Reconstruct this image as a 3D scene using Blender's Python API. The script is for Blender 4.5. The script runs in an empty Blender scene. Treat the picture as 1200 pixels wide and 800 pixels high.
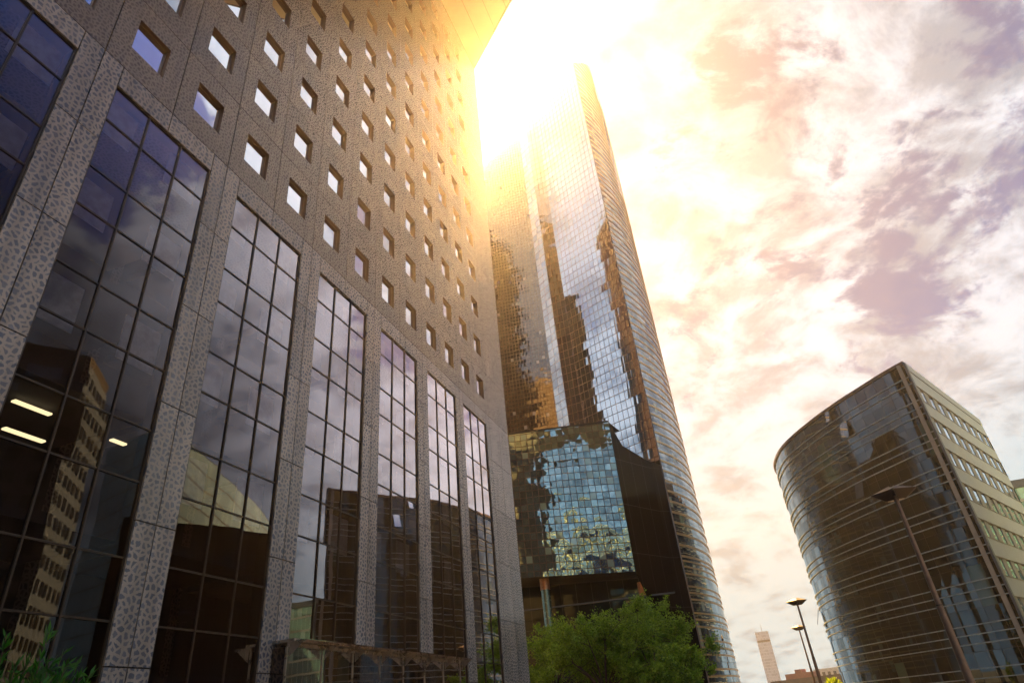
import bpy, math, random
import numpy as np
from mathutils import Vector, Matrix

random.seed(7)
RNG = np.random.default_rng(7)
sc = bpy.context.scene
COL = sc.collection
EYE = 1.6                                   # eye height above the paving

# ------------------------------------------------------------------ camera
cam_d = bpy.data.cameras.new("camera")
cam = bpy.data.objects.new("camera", cam_d)
COL.objects.link(cam)
cam_d.sensor_width = 36.0
cam_d.lens = 742.0 / 1200.0 * 36.0
cam_d.clip_start = 0.1
cam_d.clip_end = 20000
UPC = Vector((-127.5, -1233.7, 742.0)).normalized()        # world up in camera pixels (x right, y down, z ahead)
FW = Vector((0, 0, 1))
YC = (FW - UPC * FW.dot(UPC)).normalized()
XC = YC.cross(UPC) * -1
if XC.x < 0:
    XC = -XC
right = Vector((XC.x, YC.x, UPC.x))
down = Vector((XC.y, YC.y, UPC.y))
fwd = Vector((XC.z, YC.z, UPC.z))
M3 = Matrix((right, -down, -fwd)).transposed()
cam.matrix_world = Matrix.Translation((0, 0, EYE)) @ M3.to_4x4()
sc.camera = cam

# ------------------------------------------------------------------ sun, sky, exposure
SUN_AZ, SUN_EL = math.radians(1.7), math.radians(49.6)
SUN = Vector((math.sin(SUN_AZ) * math.cos(SUN_EL), math.cos(SUN_AZ) * math.cos(SUN_EL), math.sin(SUN_EL)))
sun_d = bpy.data.lights.new("sun", 'SUN')
sun_d.energy = 5.0
sun_d.angle = math.radians(0.5)
sun_d.color = (1.0, 0.54, 0.16)
sun = bpy.data.objects.new("sun", sun_d)
sun.rotation_euler = (-SUN).to_track_quat('-Z', 'Y').to_euler()
sun.location = (0, 0, 400)
COL.objects.link(sun)

sc.view_settings.view_transform = 'Standard'
sc.view_settings.look = 'None'
EXPO = 3.0
sc.view_settings.exposure = EXPO
sc.view_settings.gamma = 1.0
sc.view_settings.use_curve_mapping = False
sc.cycles.use_denoising = True
sc.cycles.max_bounces = 8
sc.cycles.glossy_bounces = 5
sc.cycles.transparent_max_bounces = 10
sc.cycles.volume_bounces = 0
sc.cycles.sample_clamp_indirect = 6.0


class NT:
    """small helper round a node tree"""
    def __init__(self, tree):
        self.t = tree
        self.n = tree.nodes
        self.l = tree.links
        self.n.clear()

    def node(self, typ, **kw):
        x = self.n.new(typ)
        for k, v in kw.items():
            setattr(x, k, v)
        return x

    def put(self, sock, v):
        if v is None:
            return
        if hasattr(v, 'node'):
            self.l.new(v, sock)
        else:
            if isinstance(v, tuple) and len(v) == 3 and sock.type == 'RGBA':
                v = v + (1,)
            sock.default_value = v

    def m(self, op, a, b=None, c=None, clamp=False):
        x = self.node('ShaderNodeMath', operation=op, use_clamp=clamp)
        for i, v in enumerate((a, b, c)):
            self.put(x.inputs[i], v)
        return x.outputs[0]

    def vm(self, op, a, b=None, scale=None):
        x = self.node('ShaderNodeVectorMath', operation=op)
        self.put(x.inputs[0], a)
        if b is not None:
            self.put(x.inputs[1], b)
        if scale is not None:
            self.put(x.inputs['Scale'], scale)
        return x.outputs['Value'] if op in ('DOT_PRODUCT', 'LENGTH', 'DISTANCE') else x.outputs['Vector']

    def mix(self, f, a, b, blend='MIX'):
        x = self.node('ShaderNodeMix', data_type='RGBA', blend_type=blend)
        self.put(x.inputs[0], f)
        self.put(x.inputs[6], a)
        self.put(x.inputs[7], b)
        return x.outputs[2]

    def mr(self, v, a, b, c=0.0, d=1.0, smooth=True):
        x = self.node('ShaderNodeMapRange', interpolation_type='SMOOTHSTEP' if smooth else 'LINEAR')
        x.clamp = True
        self.put(x.inputs[0], v)
        for i, q in enumerate((a, b, c, d)):
            self.put(x.inputs[i + 1], q)
        return x.outputs[0]

    def noise(self, vec, scale, detail=4, rough=0.55, dist=0.0, dims='3D', w=None):
        x = self.node('ShaderNodeTexNoise', noise_dimensions=dims)
        if vec is not None:
            self.put(x.inputs['Vector'], vec)
        if w is not None:
            self.put(x.inputs['W'], w)
        x.inputs['Scale'].default_value = scale
        x.inputs['Detail'].default_value = detail
        x.inputs['Roughness'].default_value = rough
        x.inputs['Distortion'].default_value = dist
        return x.outputs['Fac']

    def sep(self, v):
        x = self.node('ShaderNodeSeparateXYZ')
        self.put(x.inputs[0], v)
        return x.outputs

    def comb(self, x, y, z):
        c = self.node('ShaderNodeCombineXYZ')
        for i, v in enumerate((x, y, z)):
            self.put(c.inputs[i], v)
        return c.outputs[0]


def direction(az, el):
    a, e = math.radians(az), math.radians(el)
    return (math.sin(a) * math.cos(e), math.cos(a) * math.cos(e), math.sin(e))


world = bpy.data.worlds.new("World")
sc.world = world
world.use_nodes = True
T = NT(world.node_tree)
geo = T.node('ShaderNodeTexCoord')
D = T.vm('NORMALIZE', geo.outputs['Generated'])
dx, dy, dz = T.sep(D)
sky = T.node('ShaderNodeTexSky', sky_type='NISHITA')
sky.sun_disc = False
sky.sun_elevation = SUN_EL
sky.sun_rotation = SUN_AZ
sky.air_density = 1.2
sky.dust_density = 0.6
sky.ozone_density = 2.0
cs = T.vm('DOT_PRODUCT', D, tuple(SUN))                          # cosine to the sun
csp = T.m('MAXIMUM', cs, 0.0)
aur1 = T.m('POWER', csp, 120.0)
aur2 = T.m('POWER', csp, 22.0)
aur3 = T.m('POWER', csp, 5.0)
# clouds on a flat layer overhead
den = T.m('ADD', T.m('MAXIMUM', dz, 0.0), 0.30)
pl = T.comb(T.m('DIVIDE', dx, den), T.m('DIVIDE', dy, den), 0.0)
wrp = T.node('ShaderNodeTexNoise')
wrp.inputs['Scale'].default_value = 2.2
wrp.inputs['Detail'].default_value = 3
T.l.new(pl, wrp.inputs['Vector'])
plw = T.vm('ADD', pl, T.vm('SCALE', T.vm('SUBTRACT', wrp.outputs['Color'], (0.5, 0.5, 0.5)), scale=0.22))
big = T.noise(plw, 3.0, 3, 0.5, 0.2)
det = T.noise(T.vm('ADD', plw, (3.1, 1.7, 0.0)), 8.5, 14, 0.64, 0.15)
fine = T.noise(T.vm('ADD', plw, (7.3, 2.2, 0.0)), 24.0, 8, 0.62, 0.2)
cov = T.m('ADD', T.m('ADD', T.m('MULTIPLY', big, 0.38), T.m('MULTIPLY', det, 0.58)), T.m('MULTIPLY', fine, 0.34))
# clear places (direction, width, depth)
for az, el, wdt, dep in ((36.0, 27.0, 0.045, 0.24), (50.5, 39.0, 0.06, 0.22), (49.0, 31.5, 0.045, 0.22), (33.0, 41.0, 0.11, 0.06),
                         (24.0, 30.0, 0.08, 0.09), (43.0, 37.5, 0.12, 0.07), (79.0, 46.0, 0.11, 0.38), (92.0, 40.0, 0.18, 0.22), (70.0, 62.0, 0.12, 0.10), (40.0, 31.5, 0.08, 0.06),
                         (30.0, 48.0, 0.08, 0.05), (29.0, 33.0, 0.07, 0.05)):
    ds = T.vm('DISTANCE', D, direction(az, el))
    hole = T.mr(ds, 0.0, wdt * 2.0, dep, 0.0)
    cov = T.m('SUBTRACT', cov, hole)
cov = T.m('ADD', cov, T.mr(T.vm('DISTANCE', D, direction(59.0, 42.0)), 0.12, 0.36, 0.09, 0.0))
cov = T.m('ADD', cov, T.mr(dz, 0.42, 0.15, 0.0, 0.12))           # closed cloud low down
mask = T.mr(cov, 0.485, 0.595)
# cloud body: lit tops, grey undersides
sh = T.noise(T.vm('ADD', plw, (1.3, 5.2, 0.0)), 8.0, 14, 0.64, 0.2)
body = T.mr(T.m('ADD', T.m('MULTIPLY', sh, 0.65), T.m('MULTIPLY', cov, 0.40)), 0.48, 0.66)
low = T.mr(dz, 0.45, 0.10)
c_lit = T.mix(low, (0.74, 0.85, 1.0), (0.50, 0.68, 0.74))
c_dark = T.mix(low, (0.25, 0.34, 0.47), (0.23, 0.34, 0.41))
cloud = T.mix(body, c_dark, c_lit)
cloud = T.mix(T.m('MULTIPLY', aur3, 0.25), cloud, (0.95, 0.90, 0.80))
blue = T.vm('MULTIPLY', T.vm('SCALE', sky.outputs[0], scale=0.1), (0.85, 0.98, 1.32))
near = T.m('MULTIPLY', aur3, 1.0, clamp=True)
thin = T.mix(T.mr(cs, 0.68, 0.83), (0.025, 0.13, 0.52), (0.055, 0.12, 0.31))
thin = T.mix(near, thin, (0.21, 0.20, 0.26))
gap = T.mix(0.80, blue, thin)
allsky = T.mix(mask, gap, cloud)
glow = T.vm('SCALE', T.comb(1.0, 0.90, 0.66), scale=T.m('ADD', T.m('MULTIPLY', aur1, 0.35), T.m('MULTIPLY', aur2, 0.02)))
allsky = T.vm('ADD', allsky, glow)
bg = T.node('ShaderNodeBackground')
bg.inputs['Strength'].default_value = 0.05
T.put(bg.inputs['Color'], T.vm('SCALE', allsky, scale=20.0 * 2 ** -EXPO))
out = T.node('ShaderNodeOutputWorld')
T.l.new(bg.outputs[0], out.inputs['Surface'])
world.cycles.sampling_method = 'MANUAL'
world.cycles.sample_map_resolution = 1024


# ------------------------------------------------------------------ materials
def new_mat(name):
    m = bpy.data.materials.new(name)
    m.use_nodes = True
    return m, NT(m.node_tree)


def finish(T, shader):
    o = T.node('ShaderNodeOutputMaterial')
    T.l.new(shader, o.inputs['Surface'])


def pbr(T, color, rough=0.6, metal=0.0, normal=None, spec=0.5):
    b = T.node('ShaderNodeBsdfPrincipled')
    T.put(b.inputs['Base Color'], color)
    T.put(b.inputs['Roughness'], rough)
    T.put(b.inputs['Metallic'], metal)
    b.inputs['Specular IOR Level'].default_value = spec
    if normal is not None:
        T.l.new(normal, b.inputs['Normal'])
    return b.outputs[0]


def bump(T, h, strength=0.3, dist=0.02):
    b = T.node('ShaderNodeBump')
    b.inputs['Strength'].default_value = strength
    b.inputs['Distance'].default_value = dist
    T.put(b.inputs['Height'], h)
    return b.outputs[0]


def mat_plain(name, col, rough=0.6, metal=0.0, var=0.25, scale=3.0, spec=0.5):
    m, T = new_mat(name)
    tc = T.node('ShaderNodeTexCoord')
    n = T.noise(tc.outputs['Object'], scale, 6, 0.6)
    f = T.mr(n, 0.3, 0.7, 1 - var, 1 + var * 0.6)
    c = T.vm('SCALE', T.comb(*col), scale=f)
    r = T.mr(n, 0.3, 0.7, max(rough - 0.08, 0.02), rough + 0.08)
    finish(T, pbr(T, c, r, metal, bump(T, n, 0.08, 0.01), spec))
    return m


def mat_pebble(name, stone, grout, cell, contrast=1.0, slabs=False):
    """stone slabs cast with big rounded pebbles: dark pebbles in pale mortar (UV in metres)"""
    m, T = new_mat(name)
    uv = T.node('ShaderNodeUVMap').outputs[0]
    wob = T.node('ShaderNodeTexNoise')
    wob.inputs['Scale'].default_value = 9.0
    wob.inputs['Detail'].default_value = 2
    T.l.new(uv, wob.inputs['Vector'])
    p = T.vm('ADD', uv, T.vm('SCALE', T.vm('SUBTRACT', wob.outputs['Color'], (0.5, 0.5, 0.5)), scale=0.10))
    v1 = T.node('ShaderNodeTexVoronoi', feature='DISTANCE_TO_EDGE', voronoi_dimensions='2D')
    v2 = T.node('ShaderNodeTexVoronoi', feature='F1', voronoi_dimensions='2D')
    for v in (v1, v2):
        T.l.new(p, v.inputs['Vector'])
        v.inputs['Scale'].default_value = 1.0 / cell
        v.inputs['Randomness'].default_value = 0.95
    rough_edge = T.noise(uv, 45.0, 3, 0.6)
    e = T.m('ADD', v1.outputs['Distance'], T.m('MULTIPLY', T.m('SUBTRACT', rough_edge, 0.5), 0.07))
    is_stone = T.mr(e, 0.15, 0.25)
    tone = T.sep(v2.outputs['Color'])[0]
    grain = T.noise(uv, 60.0, 5, 0.7)
    st = T.mix(T.mr(tone, 0.0, 1.0, 0.0, 1.0, False), stone[0], stone[1])
    st = T.vm('SCALE', st, scale=T.mr(grain, 0.3, 0.7, 0.65, 1.35))
    gr = T.vm('SCALE', T.comb(*grout), scale=T.mr(grain, 0.25, 0.75, 0.72, 1.2))
    big = T.noise(uv, 0.35, 4, 0.6)
    c = T.mix(T.m('MULTIPLY', is_stone, contrast), gr, st)
    c = T.vm('SCALE', c, scale=T.mr(big, 0.3, 0.7, 0.86, 1.12))
    stv = T.noise(T.vm('MULTIPLY', uv, (2.6, 0.10, 1.0)), 1.0, 6, 0.62)
    c = T.vm('SCALE', c, scale=T.mr(stv, 0.30, 0.66, 0.72, 1.10))
    if slabs:
        gi = T.node('ShaderNodeNewGeometry')
        c = T.vm('SCALE', c, scale=T.mr(gi.outputs['Random Per Island'], 0.0, 1.0, 0.84, 1.12, False))
    h = T.m('ADD', T.m('MULTIPLY', is_stone, 0.6), T.m('MULTIPLY', grain, 0.4))
    finish(T, pbr(T, c, T.m('ADD', 0.30, T.m('MULTIPLY', is_stone, -0.06)), 0.0, bump(T, h, 0.12, 0.006), 0.5))
    return m


def mat_curtain(name, pw, ph, bar, tint, body, f0, f1, tilt, wave=0.0, blinds=0.0, blind_col=(0.4, 0.4, 0.36),
                bar_col=(0.05, 0.045, 0.04), expo=2.5, bar_h=None, rough=0.02, jit=0.0):
    """curtain wall: panes pw x ph metres with bars; each pane leans a little, so reflections break from pane to pane (UV in metres)"""
    m, T = new_mat(name)
    uv = T.node('ShaderNodeUVMap').outputs[0]
    u, v, _ = T.sep(uv)
    us, vs = T.m('DIVIDE', u, pw), T.m('DIVIDE', v, ph)
    cu, cv = T.m('FLOOR', us), T.m('FLOOR', vs)
    fu, fv = T.m('FRACT', us), T.m('FRACT', vs)
    bh = bar if bar_h is None else bar_h
    eu = T.m('MINIMUM', fu, T.m('SUBTRACT', 1.0, fu))
    ev = T.m('MINIMUM', fv, T.m('SUBTRACT', 1.0, fv))
    bu = T.m('LESS_THAN', eu, bar / pw / 2)
    bv = T.m('LESS_THAN', ev, bh / ph / 2)
    isbar = T.m('MAXIMUM', bu, bv)
    wn = T.node('ShaderNodeTexWhiteNoise', noise_dimensions='2D')
    T.l.new(T.comb(cu, cv, 0.0), wn.inputs['Vector'])
    rc = T.vm('SUBTRACT', wn.outputs['Color'], (0.5, 0.5, 0.5))
    # every storey shares some of its lean with its neighbours
    wn2 = T.node('ShaderNodeTexWhiteNoise', noise_dimensions='1D')
    T.l.new(cv, wn2.inputs['W'])
    rr = T.vm('SUBTRACT', wn2.outputs['Color'], (0.5, 0.5, 0.5))
    g = T.node('ShaderNodeNewGeometry')
    nrm = T.vm('ADD', g.outputs['Normal'], T.vm('ADD', T.vm('SCALE', rc, scale=tilt), T.vm('SCALE', rr, scale=tilt * 0.9)))
    # each pane bows slightly
    bow = T.comb(T.m('MULTIPLY', T.m('SUBTRACT', fu, 0.5), 1.0), T.m('MULTIPLY', T.m('SUBTRACT', fu, 0.5), -0.4), T.m('SUBTRACT', fv, 0.5))
    nrm = T.vm('ADD', nrm, T.vm('SCALE', bow, scale=tilt * 0.9))
    if wave > 0:
        wv = T.node('ShaderNodeTexNoise')
        wv.inputs['Scale'].default_value = 0.45
        wv.inputs['Detail'].default_value = 3
        T.l.new(uv, wv.inputs['Vector'])
        nrm = T.vm('ADD', nrm, T.vm('SCALE', T.vm('SUBTRACT', wv.outputs['Color'], (0.5, 0.5, 0.5)), scale=wave))
    nrm = T.vm('NORMALIZE', nrm)
    inc = T.m('ABSOLUTE', T.vm('DOT_PRODUCT', g.outputs['Incoming'], nrm))
    fac = T.m('ADD', f0, T.m('MULTIPLY', T.m('POWER', T.m('SUBTRACT', 1.0, inc, clamp=True), expo), f1 - f0))
    gl = T.node('ShaderNodeBsdfGlossy')
    gl.inputs['Roughness'].default_value = rough
    tcol = T.vm('SCALE', T.comb(*tint), scale=T.mr(wn.outputs['Value'], 0.0, 1.0, 1.0 - jit, 1.0, False))
    T.put(gl.inputs['Color'], tcol)
    T.l.new(nrm, gl.inputs['Normal'])
    df = T.node('ShaderNodeBsdfDiffuse')
    if blinds > 0:
        isb = T.m('LESS_THAN', wn.outputs['Value'], blinds)
        T.put(df.inputs['Color'], T.mix(isb, body, blind_col))
    else:
        T.put(df.inputs['Color'], body + (1,))
    mx = T.node('ShaderNodeMixShader')
    T.put(mx.inputs[0], fac)
    T.l.new(df.outputs[0], mx.inputs[1])
    T.l.new(gl.outputs[0], mx.inputs[2])
    barsh = pbr(T, bar_col, 0.45, 0.0)
    mx2 = T.node('ShaderNodeMixShader')
    T.put(mx2.inputs[0], isbar)
    T.l.new(mx.outputs[0], mx2.inputs[1])
    T.l.new(barsh, mx2.inputs[2])
    finish(T, mx2.outputs[0])
    return m


def mat_bay_glass(name):
    """dark tinted shop-front glass: weak mirror head on, strong at a slant, some of the room shows through"""
    m, T = new_mat(name)
    tc = T.node('ShaderNodeTexCoord')
    g = T.node('ShaderNodeNewGeometry')
    uv = T.node('ShaderNodeUVMap').outputs[0]
    wv = T.node('ShaderNodeTexNoise')
    wv.inputs['Scale'].default_value = 0.8
    wv.inputs['Detail'].default_value = 2
    T.l.new(uv, wv.inputs['Vector'])
    nrm = T.vm('NORMALIZE', T.vm('ADD', g.outputs['Normal'], T.vm('SCALE', T.vm('SUBTRACT', wv.outputs['Color'], (0.5, 0.5, 0.5)), scale=0.006)))
    inc = T.m('ABSOLUTE', T.vm('DOT_PRODUCT', g.outputs['Incoming'], nrm))
    fac = T.m('ADD', 0.032, T.m('MULTIPLY', T.mr(T.m('SUBTRACT', 1.0, inc), 0.24, 0.74), 0.83))
    dirt = T.noise(uv, 0.7, 6, 0.65)
    fac = T.m('MULTIPLY', fac, T.mr(dirt, 0.3, 0.7, 0.9, 1.05))
    gl = T.node('ShaderNodeBsdfGlossy')
    gl.inputs['Roughness'].default_value = 0.012
    gl.inputs['Color'].default_value = (0.95, 0.87, 0.92, 1)
    T.l.new(nrm, gl.inputs['Normal'])
    tr = T.node('ShaderNodeBsdfTransparent')
    tr.inputs['Color'].default_value = (0.30, 0.31, 0.36, 1)
    mx = T.node('ShaderNodeMixShader')
    T.put(mx.inputs[0], fac)
    T.l.new(tr.outputs[0], mx.inputs[1])
    T.l.new(gl.outputs[0], mx.inputs[2])
    finish(T, mx.outputs[0])
    return m


def mat_mirror(name, col, rough=0.01, body=(0.03, 0.04, 0.06), fac=0.86):
    m, T = new_mat(name)
    tc = T.node('ShaderNodeTexCoord')
    gl = T.node('ShaderNodeBsdfGlossy')
    gl.inputs['Roughness'].default_value = rough
    n = T.noise(tc.outputs['Object'], 0.6, 4, 0.6)
    T.put(gl.inputs['Color'], T.vm('SCALE', T.comb(*col), scale=T.mr(n, 0.3, 0.7, 0.92, 1.0)))
    df = T.node('ShaderNodeBsdfDiffuse')
    df.inputs['Color'].default_value = body + (1,)
    mx = T.node('ShaderNodeMixShader')
    mx.inputs[0].default_value = fac
    T.l.new(df.outputs[0], mx.inputs[1])
    T.l.new(gl.outputs[0], mx.inputs[2])
    finish(T, mx.outputs[0])
    return m


def mat_emit(name, col, s):
    m, T = new_mat(name)
    e = T.node('ShaderNodeEmission')
    e.inputs['Color'].default_value = col + (1,)
    e.inputs['Strength'].default_value = s
    finish(T, e.outputs[0])
    return m


def mat_leaf(name, c1, c2, trans=0.35):
    m, T = new_mat(name)
    g = T.node('ShaderNodeNewGeometry')
    tc = T.node('ShaderNodeTexCoord')
    n = T.noise(tc.outputs['Object'], 1.3, 4, 0.6)
    r = T.m('ADD', T.m('MULTIPLY', g.outputs['Random Per Island'], 0.6), T.m('MULTIPLY', n, 0.5))
    c = T.mix(T.mr(r, 0.2, 0.9), c1, c2)
    b = pbr(T, c, 0.5, 0.0, None, 0.35)
    tl = T.node('ShaderNodeBsdfTranslucent')
    T.put(tl.inputs['Color'], T.vm('MULTIPLY', c, (1.5, 1.5, 0.6)))
    mx = T.node('ShaderNodeMixShader')
    mx.inputs[0].default_value = trans
    T.l.new(b, mx.inputs[1])
    T.l.new(tl.outputs[0], mx.inputs[2])
    finish(T, mx.outputs[0])
    return m


MAT = {}
MAT['pier_stone'] = mat_pebble('pebble_pier_stone', ((0.060, 0.078, 0.125), (0.13, 0.145, 0.195)), (0.27, 0.245, 0.235), 0.175, 0.95, True)
MAT['wall_stone'] = mat_pebble('pebble_wall_stone', ((0.050, 0.044, 0.042), (0.10, 0.088, 0.080)), (0.155, 0.130, 0.108), 0.155, 0.9)
MAT['joint'] = mat_plain('dark_joint', (0.02, 0.018, 0.017), 0.9)
MAT['reveal'] = mat_plain('bronze_reveal', (0.085, 0.042, 0.022), 0.55, 0.1)
MAT['mullion'] = mat_plain('bronze_mullion', (0.022, 0.014, 0.011), 0.4, 0.3)
MAT['bay_glass'] = mat_bay_glass('tinted_bay_glass')
MAT['window_glass'] = mat_mirror('mirror_window_glass', (0.95, 0.96, 1.0), 0.006, (0.03, 0.04, 0.06), 0.92)
MAT['blind'] = mat_plain('pale_blind', (0.55, 0.55, 0.58), 0.8)
MAT['room'] = mat_plain('dark_room', (0.035, 0.033, 0.035), 0.9)
MAT['soffit'] = mat_plain('soffit_panel', (0.40, 0.33, 0.24), 0.5, 0.0, 0.1, 0.4)
MAT['steel'] = mat_plain('brushed_steel', (0.45, 0.42, 0.40), 0.3, 0.9)
MAT['porch_glass'] = mat_bay_glass('porch_glass')
MAT['lamp_tube'] = mat_emit('lit_tube', (1.0, 0.76, 0.36), 0.55)

MAT['tower_left'] = mat_curtain('tower_darkened_glass', 0.56, 0.72, 0.05, (0.9, 0.82, 0.72), (0.05, 0.03, 0.018), 0.26, 0.6, 0.03, 0.02, 0.014,
                                (0.42, 0.36, 0.30), (0.07, 0.035, 0.015), 2.5, 0.06)  # dark colour stands in for the mirror image of a dark building
MAT['tower_front'] = mat_curtain('tower_mirror_glass', 0.90, 1.43, 0.075, (0.93, 0.95, 0.98), (0.02, 0.015, 0.012), 0.74, 0.96, 0.014, 0.0, 0.0,
                                 (0.4, 0.4, 0.4), (0.10, 0.05, 0.03), 2.5, 0.10)
MAT['tower_strip'] = mat_curtain('tower_pale_strip', 1.3, 1.43, 0.06, (0.95, 0.94, 0.92), (0.30, 0.28, 0.25), 0.45, 0.9, 0.02, 0.0, 0.3,
                                 (0.6, 0.57, 0.5), (0.12, 0.05, 0.02), 2.5, 0.08)
MAT['tower_curved'] = mat_curtain('tower_curved_glass', 0.84, 1.43, 0.045, (0.86, 0.9, 0.92), (0.05, 0.05, 0.055), 0.30, 0.9, 0.012, 0.0, 0.06,
                                  (0.5, 0.55, 0.45), (0.04, 0.035, 0.03), 2.0, 0.05, 0.02, 0.45)
MAT['tower_chamfer'] = mat_curtain('tower_chamfer_glass', 0.84, 1.43, 0.05, (0.8, 0.72, 0.7), (0.10, 0.08, 0.075), 0.55, 0.9, 0.06, 0.05, 0.0,
                                   (0.5, 0.5, 0.45), (0.09, 0.04, 0.02), 2.0, 0.06, 0.02, 0.5)
MAT['podium_glass'] = mat_curtain('podium_mirror_glass', 0.8, 0.86, 0.08, (0.60, 0.86, 0.93), (0.03, 0.03, 0.03), 0.55, 0.9, 0.026, 0.20, 0.04,
                                  (0.3, 0.42, 0.36), (0.04, 0.018, 0.012), 2.5, 0.085, 0.02, 0.55)
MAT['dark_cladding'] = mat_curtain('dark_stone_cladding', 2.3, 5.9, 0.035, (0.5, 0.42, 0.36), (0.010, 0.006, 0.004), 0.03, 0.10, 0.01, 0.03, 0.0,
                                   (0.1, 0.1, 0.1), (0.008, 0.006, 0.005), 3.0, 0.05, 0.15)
MAT['gold_band'] = mat_plain('bronze_gold_band', (0.52, 0.36, 0.19), 0.38, 0.55, 0.12)
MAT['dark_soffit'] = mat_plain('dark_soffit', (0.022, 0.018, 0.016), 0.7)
MAT['column'] = mat_plain('green_grey_column', (0.16, 0.23, 0.20), 0.22, 0.6)
MAT['copper'] = mat_plain('copper_collar', (0.45, 0.22, 0.12), 0.35, 0.6)
MAT['lobby_glass'] = mat_curtain('lobby_glass', 2.0, 5.6, 0.06, (0.5, 0.6, 0.58), (0.018, 0.02, 0.018), 0.06, 0.5, 0.01, 0.0, 0.0,
                                 (0.2, 0.2, 0.2), (0.05, 0.045, 0.04), 2.5)
MAT['office_glass'] = mat_curtain('office_dark_glass', 1.5, 3.57, 0.05, (0.62, 0.82, 1.0), (0.006, 0.009, 0.011), 0.085, 0.9, 0.014, 0.0, 0.05,
                                  (0.05, 0.085, 0.075), (0.02, 0.02, 0.02), 2.6, 0.03, 0.01, 0.5)
MAT['rail'] = mat_plain('aluminium_rail', (0.26, 0.34, 0.42), 0.55, 0.0)
MAT['rail_dark'] = mat_plain('bronze_edge', (0.13, 0.09, 0.07), 0.4, 0.5)
MAT['fin'] = mat_plain('blue_grey_fin', (0.07, 0.085, 0.115), 0.5, 0.0)
MAT['pale_stone'] = mat_plain('pale_stone_band', (0.36, 0.38, 0.40), 0.55, 0.0, 0.12, 0.5)
MAT['tan_stone'] = mat_plain('tan_stone_pilaster', (0.25, 0.24, 0.23), 0.6, 0.0, 0.15, 0.8)
MAT['strip_glass'] = mat_curtain('strip_window_glass', 3.0, 1.8, 0.06, (0.9, 0.95, 0.97), (0.03, 0.05, 0.045), 0.6, 0.95, 0.03, 0.0, 0.0,
                                 (0.1, 0.1, 0.1), (0.02, 0.02, 0.02), 2.0)
MAT['roof'] = mat_plain('grey_roof', (0.16, 0.155, 0.15), 0.8)
MAT['post'] = mat_plain('brown_lamp_metal', (0.20, 0.135, 0.105), 0.42, 0.5)
MAT['lamp_dark'] = mat_plain('dark_lamp_hood', (0.022, 0.012, 0.011), 0.6, 0.0)
MAT['lens'] = mat_plain('frosted_lens', (0.65, 0.6, 0.55), 0.3)
MAT['far_white'] = mat_curtain('far_white_tower', 0.95, 1.85, 0.15, (0.4, 0.4, 0.4), (0.38, 0.42, 0.48), 0.02, 0.1, 0.0, 0.0, 0.35,
                               (0.30, 0.33, 0.38), (0.44, 0.48, 0.54), 2.5, 0.4, 0.3)
MAT['far_dark'] = mat_plain('far_dark', (0.05, 0.05, 0.055), 0.6)
MAT['brick'] = mat_plain('terrace_brick', (0.22, 0.09, 0.07), 0.8)
MAT['dark_wall'] = mat_plain('dark_brown_wall', (0.07, 0.055, 0.05), 0.8)
MAT['orange_tile'] = mat_plain('orange_roof_tile', (0.42, 0.19, 0.11), 0.8)
MAT['cream'] = mat_plain('cream_render', (0.46, 0.43, 0.38), 0.8)
MAT['small_window'] = mat_plain('far_window', (0.05, 0.06, 0.07), 0.15, 0.0, 0.4, 0.3)
MAT['teal_glass'] = mat_curtain('teal_glass', 1.5, 3.4, 0.10, (0.55, 0.85, 0.82), (0.03, 0.07, 0.07), 0.25, 0.8, 0.03, 0.0, 0.1,
                                (0.3, 0.4, 0.4), (0.35, 0.35, 0.33), 2.5, 0.5)
MAT['pale_glass'] = mat_curtain('pale_glass_bands', 1.4, 3.6, 0.06, (0.75, 0.95, 0.95), (0.26, 0.46, 0.62), 0.12, 0.7, 0.03, 0.0, 0.3,
                                (0.34, 0.58, 0.74), (0.05, 0.05, 0.045), 2.5, 0.30)
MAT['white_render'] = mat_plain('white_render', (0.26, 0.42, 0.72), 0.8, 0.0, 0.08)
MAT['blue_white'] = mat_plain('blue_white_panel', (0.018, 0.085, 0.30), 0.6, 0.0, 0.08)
MAT['shaded_render'] = mat_plain('shaded_render', (0.16, 0.17, 0.19), 0.8, 0.0, 0.08)  # apartment tower's sides away from the sun, shade put into the colour
MAT['black_glass'] = mat_curtain('black_tower_glass', 1.5, 3.6, 0.08, (0.3, 0.25, 0.2), (0.022, 0.014, 0.010), 0.04, 0.3, 0.02, 0.0, 0.0,
                                 (0.1, 0.1, 0.1), (0.015, 0.01, 0.008), 2.5)
MAT['leaf'] = mat_leaf('tree_leaf', (0.07, 0.15, 0.014), (0.24, 0.38, 0.035), 0.35)
MAT['leaf_bright'] = mat_leaf('shrub_leaf', (0.008, 0.055, 0.006), (0.028, 0.15, 0.012), 0.3)
MAT['leaf_yellow'] = mat_leaf('yellow_leaf', (0.10, 0.17, 0.02), (0.24, 0.32, 0.03), 0.4)
MAT['bark'] = mat_plain('bark', (0.07, 0.05, 0.035), 0.9, 0.0, 0.4, 6.0)
MAT['street_light_band'] = mat_curtain('sunlit_band_glass', 1.6, 3.6, 0.06, (0.6, 0.75, 0.8), (0.06, 0.08, 0.09), 0.1, 0.6, 0.02, 0.0, 0.25,
                                       (0.4, 0.42, 0.38), (0.3, 0.3, 0.28), 2.5)


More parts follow.
